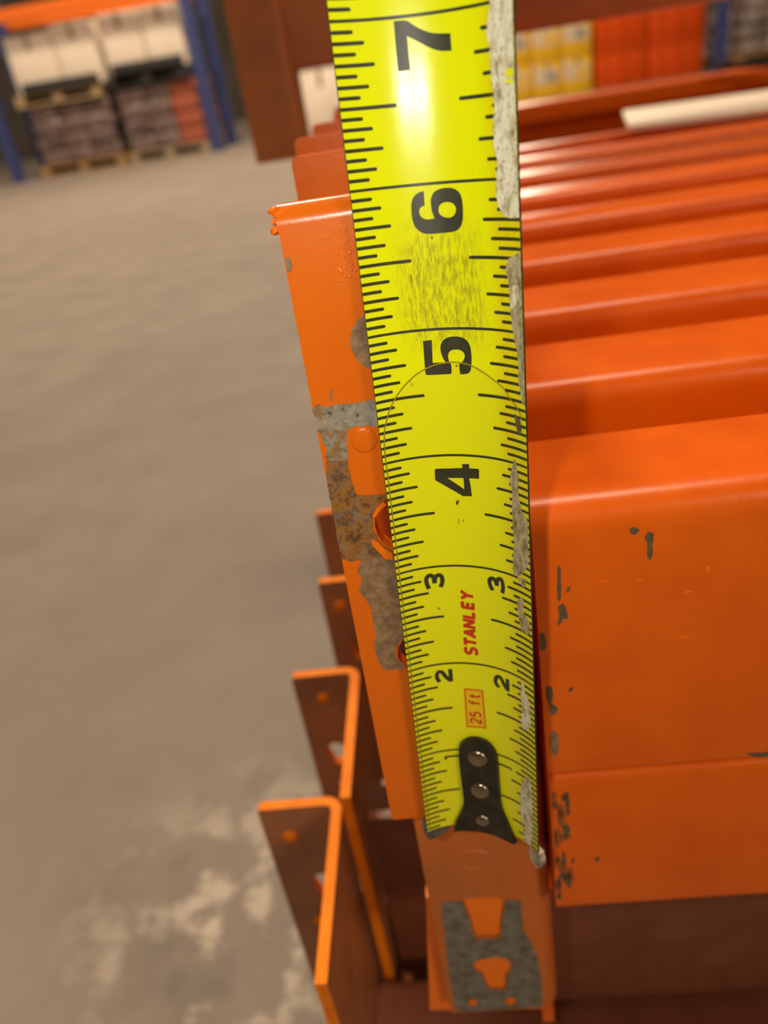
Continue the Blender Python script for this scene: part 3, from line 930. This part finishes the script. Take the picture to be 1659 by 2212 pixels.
D6H = [(5.8385,-.424),(5.8587,-.156),(5.8721,.437),(5.8743,1.237),(5.8673,2.026),(5.8478,2.566),(5.8225,2.704),(5.7937,2.464),(5.7754,1.966),(5.7693,1.262),(5.7754,.471),(5.7914,-.18),(5.8133,-.476)]
D5 = [(4.9186,-5.224),(4.9223,-3.575),(4.7474,-3.771),(4.7479,-1.324),(4.7854,-1.807),(4.8305,-2.093),(4.8703,-2.079),(4.9049,-1.723),(4.93,-.967),(4.9418,.162),(4.941,1.276),(4.9322,2.386),(4.9065,3.252),(4.8676,3.693),(4.8064,3.822),(4.7355,3.705),(4.686,3.459),(4.6649,3.074),(4.655,2.245),(4.6545,1.325),(4.7292,1.231),(4.7499,1.951),(4.7786,2.414),(4.8035,2.503),(4.8271,2.201),(4.8403,1.544),(4.8449,.763),(4.8392,-.076),(4.8194,-.627),(4.7884,-.799),(4.748,-.608),(4.7297,-.238),(4.662,-.321),(4.6558,-.491),(4.6552,-5.083),(4.6679,-5.322),(4.7809,-5.292)]
D4 = [(3.9254,.41),(3.9281,1.86),(3.892,1.869),(3.8927,3.789),(3.8798,3.888),(3.8106,3.781),(3.8072,3.656),(3.8051,1.655),(3.7379,1.894),(3.6551,1.994),(3.6478,1.864),(3.6455,.107),(3.7185,-2.747),(3.7874,-5.218),(3.8023,-5.3),(3.8797,-5.205),(3.8887,-5.006),(3.8865,-2.425),(3.891,.418)]
D4H = [(3.8037,-2.81),(3.8046,.498),(3.7072,.492)]
def smooth_poly(p, it=1):
    """Chaikin corner cutting that keeps sharp corners"""
    for _ in range(it):
        out = []
        n = len(p)
        for i in range(n):
            a, b, c = p[i-1], p[i], p[(i+1) % n]
            v1 = Vector(((b[0]-a[0])*25.4, b[1]-a[1])); v2 = Vector(((c[0]-b[0])*25.4, c[1]-b[1]))
            if v1.length < 1e-6 or v2.length < 1e-6 or v1.angle(v2) > R(55):
                out.append(b)
            else:
                out.append((b[0]*.75+a[0]*.25, b[1]*.75+a[1]*.25)); out.append((b[0]*.75+c[0]*.25, b[1]*.75+c[1]*.25))
        p = out
    return p
tape_print('printed_numeral', [[smooth_poly(D7)]], M['ink'], .00005)
tape_print('printed_numeral', [[smooth_poly(D6), smooth_poly(D6H, 2)]], M['ink'], .00005)
tape_print('printed_numeral', [[smooth_poly(D5)]], M['ink'], .00005)
tape_print('printed_numeral', [[D4, D4H]], M['ink'], .00005)
def stroke(path, w):
    """outline of a thick pen stroke along a path of (inches, mm); w in mm"""
    P = [Vector((s*25.4, U)) for s, U in path]
    # resample with a light spline so that the bends are round
    Q = []
    for i in range(len(P)-1):
        p0 = P[max(i-1, 0)]; p1 = P[i]; p2 = P[i+1]; p3 = P[min(i+2, len(P)-1)]
        for k in range(4):
            t = k/4
            Q.append(.5*((2*p1) + (p2-p0)*t + (2*p0-5*p1+4*p2-p3)*t*t + (3*p1-p0-3*p2+p3)*t**3))
    Q.append(P[-1])
    L, Rr = [], []
    for i in range(len(Q)):
        d = (Q[min(i+1, len(Q)-1)]-Q[max(i-1, 0)]).normalized()
        n = Vector((-d.y, d.x))
        L.append(Q[i]+n*w/2); Rr.append(Q[i]-n*w/2)
    return [(v.x/25.4, v.y) for v in L + Rr[::-1]]
def strip_mesh(name, paths, w, mat, off=.00005):
    """pen strokes laid on the blade as quads (no fill, so that tight bends stay clean)"""
    vs, fs = [], []
    for pth in paths:
        o = stroke(pth, w)
        n = len(o)//2
        base = len(vs)
        for i in range(n):
            a, b = o[i], o[2*n-1-i]
            for k in range(3):
                f = k/2
                vs.append(S(a[0]+(b[0]-a[0])*f, a[1]+(b[1]-a[1])*f, off))
        for i in range(n-1):
            for k in range(2):
                q = base+i*3+k
                fs.append([q, q+1, q+4, q+3])
    o = obj(name, vs, fs, mat, tape)
    child(o)
    return o
k3a = [(2.7922,-8.755),(2.8446,-9.123),(2.8895,-9.153),(2.9163,-8.742),(2.9198,-8.035),(2.8943,-7.545),(2.8393,-7.444)]
k3b = [(2.8393,-7.444),(2.8925,-7.179),(2.9146,-6.632),(2.9101,-5.992),(2.8765,-5.691),(2.8373,-5.813),(2.7959,-6.224)]
k3c = [(2.7974,5.357),(2.8461,4.792),(2.8894,4.737),(2.9105,5.162),(2.912,5.749),(2.8883,6.19),(2.8515,6.379)]
k3d = [(2.8515,6.379),(2.9012,6.517),(2.9249,7.028),(2.9227,7.607),(2.8826,7.874),(2.8443,7.9),(2.7946,7.639)]
k2a = [(1.8057,-8.424),(1.8443,-8.921),(1.8922,-8.952),(1.9179,-8.412),(1.907,-7.664),(1.8592,-6.991),(1.8189,-6.191),(1.8142,-5.80)]
k2a2 = [(1.8000,-5.80),(1.9380,-5.80)]
k2b = [(1.7948,5.57),(1.8301,4.833),(1.8792,4.85),(1.9121,5.412),(1.904,6.188),(1.8583,6.735),(1.8118,7.415),(1.7998,7.80)]
k2b2 = [(1.7850,7.84),(1.9200,7.84)]
k1a = [(.889,-8.85),(.9225,-8.847)]
k1a2 = [(.922,-9.05),(.922,-5.3)]
k1b = [(.889,4.3),(.887,6.625),(.8792,7.9)]
strip_mesh('printed_numeral', [k3a, k3b], .95, M['ink'])
strip_mesh('printed_numeral', [k3c, k3d], .95, M['ink'])
strip_mesh('printed_numeral', [k2a, k2a2], .95, M['ink'])
strip_mesh('printed_numeral', [k2b, k2b2], .95, M['ink'])
strip_mesh('printed_numeral', [k1a, k1a2], .6, M['ink'])
strip_mesh('printed_numeral', [k1b], .6, M['ink'])
# lettering, bold pen strokes on a 4 x 6 grid per letter
GL_ = {'S': [[(3.6,5.0),(2.9,5.75),(1.4,5.75),(.5,5.0),(.5,4.0),(1.4,3.25),(2.7,2.8),(3.6,2.0),(3.5,.9),(2.6,.25),(1.2,.25),(.3,1.0)]],
       'T': [[(0,5.6),(4,5.6)], [(2,5.6),(2,0)]],
       'A': [[(0.1,0),(2,6)], [(2,6),(3.9,0)], [(.8,1.8),(3.2,1.8)]],
       'N': [[(.4,0),(.4,6)], [(.4,5.8),(3.6,.2)], [(3.6,0),(3.6,6)]],
       'L': [[(.5,6),(.5,0)], [(.2,.4),(3.5,.4)]],
       'E': [[(.5,6),(.5,0)], [(.2,5.6),(3.5,5.6)], [(.2,3.0),(3.2,3.0)], [(.2,.4),(3.5,.4)]],
       'Y': [[(.1,6),(2,3.0)], [(3.9,6),(2,3.0)], [(2,3.1),(2,0)]],
       '2': [[(.5,4.6),(1.1,5.6),(2.4,5.8),(3.4,5.0),(3.2,3.8),(1.8,2.2),(.4,.5)], [(.2,.35),(3.7,.35)]],
       '5': [[(3.4,5.65),(.8,5.65)], [(.8,5.8),(.6,3.1)], [(.6,3.2),(1.8,3.7),(3.1,3.2),(3.5,1.9),(2.9,.6),(1.6,.2),(.4,.8)]],
       'f': [[(3.3,5.7),(2.4,5.7),(1.9,5.0),(1.9,0)], [(.7,3.9),(3.2,3.9)]],
       't': [[(1.8,5.6),(1.8,1.2),(2.3,.3),(3.3,.3)], [(.7,3.9),(3.2,3.9)]]}
def lettering(name, text, s0, s1, ubase, ucap, w, mat, adv=4.9, slant=.12):
    n = len(text)
    sc = (s1-s0)/(adv*n-.9)
    paths = []
    x = 0
    for ch in text:
        if ch == ' ':
            x += adv*.7; continue
        for p in GL_[ch]:
            paths.append([(s0 + (x+a+slant*b)*sc, ubase + (ucap-ubase)*b/6) for a, b in p])
        x += adv
    return strip_mesh(name, paths, w, mat, .00005)
lettering('printed_brand', 'STANLEY', 2.090, 2.742, .72, -1.95, .80, M['red_ink'])
FT = [(1.268,-3.15),(1.719,-3.0),(1.719,1.55),(1.275,1.75)]
FTi = [(1.288,-2.72),(1.700,-2.58),(1.700,1.13),(1.292,1.30)]
tape_print('printed_badge', [[FT]], M['orange_tint'], .00004)
tape_print('printed_badge_frame', [[rounded([(a*25.4, b) for a, b in FT], .35) and FT, FTi]], M['orange_ink'], .00006)
lettering('printed_length', '25 ft', 1.318, 1.69, .62, -2.05, .50, M['orange_ink'], 4.9, .05).data.materials[0] = M['red_ink']
# worn edge: bare patches where coating has gone
def close_edge(p, U=HALF-.02):
    return p + [(p[-1][0], U), (p[0][0], U)]
def rag(p, j=.10, sub=4, keep=15.0):
    out = []
    for i in range(len(p)):
        a, b = p[i], p[(i+1) % len(p)]
        for k in range(sub):
            f = k/sub
            s, U = a[0]+(b[0]-a[0])*f, a[1]+(b[1]-a[1])*f
            if U < keep:
                s += random.uniform(-j, j)/25.4; U += random.uniform(-j, j)
            out.append((s, min(U, HALF-.01)))
    return out
W1 = [(9.5,11.0),(8.6,11.5),(7.7,10.9),(7.0525,11.342),(7.011,11.062),(6.9198,10.386),(6.8392,10.124),(6.7615,10.533),(6.6542,10.553),(6.5288,10.714),(6.4326,10.983),(6.3207,10.674),(6.1979,10.489),(6.1132,11.075),(5.9633,10.711),(5.8829,10.622),(5.839,10.909),(5.7862,11.637),(5.7601,12.518),(5.7583,13.948),(5.7623,15.3)]
W1Y = [(6.6341,13.648),(6.6276,15.3),(6.5828,15.3),(6.5871,13.581)]
W1Z = [(6.571,13.379),(6.5677,15.3),(6.549,15.3),(6.5491,13.467)]
W2 = [(5.5442,15.3),(5.5201,13.961),(5.4919,12.43),(5.4315,11.914),(5.3638,12.259),(5.2783,12.589),(5.1472,12.719),(5.0318,12.876),(4.9282,13.527),(4.8905,13.64),(4.8194,14.038),(4.7551,14.125),(4.6497,13.834),(4.5595,14.462),(4.5036,14.671),(4.4808,15.3)]
W2W = [(5.3198,13.397),(5.3293,14.92),(5.2434,14.88),(5.1964,14.019),(5.1567,12.883),(5.191,12.625),(5.2541,13.16)]
W3 = [(4.4004,12.616),(4.3799,13.394),(4.3504,14.125),(4.2894,14.368),(4.251,14.166),(4.2527,13.395),(4.3026,12.852)]
W4 = [(4.035,11.991),(4.0193,12.684),(3.9472,12.744),(3.8888,13.263),(3.8104,12.877),(3.7192,13.07),(3.6311,13.576),(3.5765,14.456),(3.5813,15.3),(3.2714,15.3),(3.167,15.182),(3.0664,13.43),(3.0099,11.818),(3.0156,10.785),(3.1499,10.797),(3.3081,11.272),(3.4554,11.157),(3.6,11.046),(3.7466,11.363),(3.8358,10.914),(3.9025,11.079),(3.9723,11.636)]
W5 = [(3.0099,11.818),(3.0176,14.189),(2.9545,14.124),(2.9295,13.284),(2.9667,12.381)]
W6 = [(2.7985,11.795),(2.8323,12.671),(2.8111,13.368),(2.7105,13.117),(2.6583,13.952),(2.6308,15.008),(2.5181,14.994),(2.4943,14.092),(2.4994,12.315),(2.6277,11.746),(2.7201,11.433)]
W7 = [(1.9743,11.762),(1.9638,12.451),(1.8423,12.902),(1.8392,13.637),(1.7326,14.297),(1.62,14.348),(1.5491,14.44),(1.4658,13.278),(1.4449,11.785),(1.5134,11.286),(1.6498,11.707),(1.8101,11.453)]
W8 = [(.9201,12.563),(.8889,13.715),(.5828,14.061),(.0761,13.626),(.0411,13.123),(.0665,10.756),(.2685,11.233),(.3306,10.166),(.5767,10.0),(.7323,10.427),(.848,11.503)]
tape_print('worn_patch', [[rag(close_edge(W1))]], M['worn_white'], .00008)
tape_print('coating_remnant', [[W1Y], [W1Z]], M['blade'], .00011)
tape_print('worn_patch', [[rag(close_edge(W2))]], M['worn_grey'], .00008)
tape_print('worn_patch', [[rag(W2W, .06)]], M['worn_white'], .00011)
for wp, mk in ((W3, 'chip'), (W4, 'worn_grey'), (W5, 'worn_grey'), (W6, 'worn_grey'), (W7, 'worn_white'), (W8, 'worn_white')):
    tape_print('worn_patch', [[rag(wp, .07, 3)]], M[mk], .00008)
# small scuffs in the coating
for s, U, a, b in ((5.38, -6.33, .028, .16), (5.56, -2.6, .05, .06), (5.645, -2.0, .012, .25), (3.585, -1.2, .02, .25), (3.60, -.9, .015, .2), (3.42, -1.15, .028, .10), (3.425, -.2, .012, .12), (2.585, -7.05, .012, .30), (4.62, -8.3, .006, .12), (4.60, -8.0, .006, .12), (4.59, -8.25, .006, .10), (4.72, .75, .012, .25)):
    tape_print('scuff', [[[(s+a*math.cos(2*math.pi*k/9), U+b*math.sin(2*math.pi*k/9)) for k in range(9)]]], M['film_edge'] if b < .2 or a < .02 else M['ink'], .00006)
# clear protective film over the first inches, with its rounded end
ARC = [(.06,-14.9),(1.5,-14.95),(2.7,-15.0),(3.4,-14.95),(3.9269,-14.956),(4.09,-14.966),(4.233,-14.654),(4.3324,-13.986),(4.4447,-12.696),(4.5355,-11.036),(4.6155,-8.994),(4.6818,-6.585),(4.7307,-3.584),(4.748,-.653),(4.7471,.922),(4.7304,3.184),(4.6901,5.477),(4.6357,7.854),(4.58,10.11),(4.5027,11.936),(4.4445,13.621),(4.36,14.8)]
film = tape_print('clear_film', [[ARC + [(4.2, 15.3), (.06, 15.3)]]], M['film'], .00013)
strip_mesh('film_edge', [ARC], .26, M['film_edge'], .00015)
# hook
HK = [(1.0474,-5.397),(1.1011,-4.761),(1.1446,-3.608),(1.1698,-2.056),(1.1734,-.314),(1.1606,1.425),(1.118,2.932),(1.0511,3.985),(.9815,4.406),(.785,4.465),(.5733,4.561),(.4254,4.622),(.3276,4.992),(.2206,6.109),(.1222,7.02),(-.0148,8.727),(-.0425,7.892),(-.0402,5.057),(-.024,1.656),(-.0204,-1.636),(-.0194,-4.877),(-.0125,-8.574),(.0881,-8.037),(.1791,-6.835),(.2838,-5.739),(.3543,-5.278),(.4951,-5.374),(.7136,-5.55),(.9157,-5.632)]
HKs = smooth_poly(HK)
hook = tape_print('hook', [[HKs]], M['hook_black'], .00018, .0010)
hook['label'] = 'black hook plate with three rivets'
inn = [(s*.985+.008 if s > .2 else s, U*.93) for s, U in HKs]
for s, U, r in ((.935, -.75, 2.55), (.531, -.70, 2.5), (.146, -.60, 1.95)):
    c = S(s, U, .00118)
    nn = (S(s, U, .01)-S(s, U, 0)).normalized()
    d = dome('rivet', tuple(c), r/1000*1.0, .0009, M['rivet'], hook, axis=tuple(nn), seg=24)
    d.matrix_parent_inverse = Matrix.Identity(4)
# the bent-over ends of the hook reach away behind the blade
def prong(name, loop, off0, off1, mat):
    o = tape_print(name, [[loop]], mat, off0, off1, parent=None)
    return o
pl = prong('hook_prong', smooth_poly([(.15,-15.3),(.13,-15.8),(.02,-16.2),(-.09,-15.6),(-.125,-14.4),(-.11,-12.4),(-.06,-10.6),(-.005,-9.0),(.02,-9.0),(.06,-11.5)]), -.0022, .0016, M['prong'])
pr = prong('hook_prong', smooth_poly([(.05,12.4),(.02,15.6),(-.06,16.2),(-.16,15.9),(-.20,14.2),(-.17,12.6),(-.08,12.0)]), -.0018, .0016, M['prong_worn'])
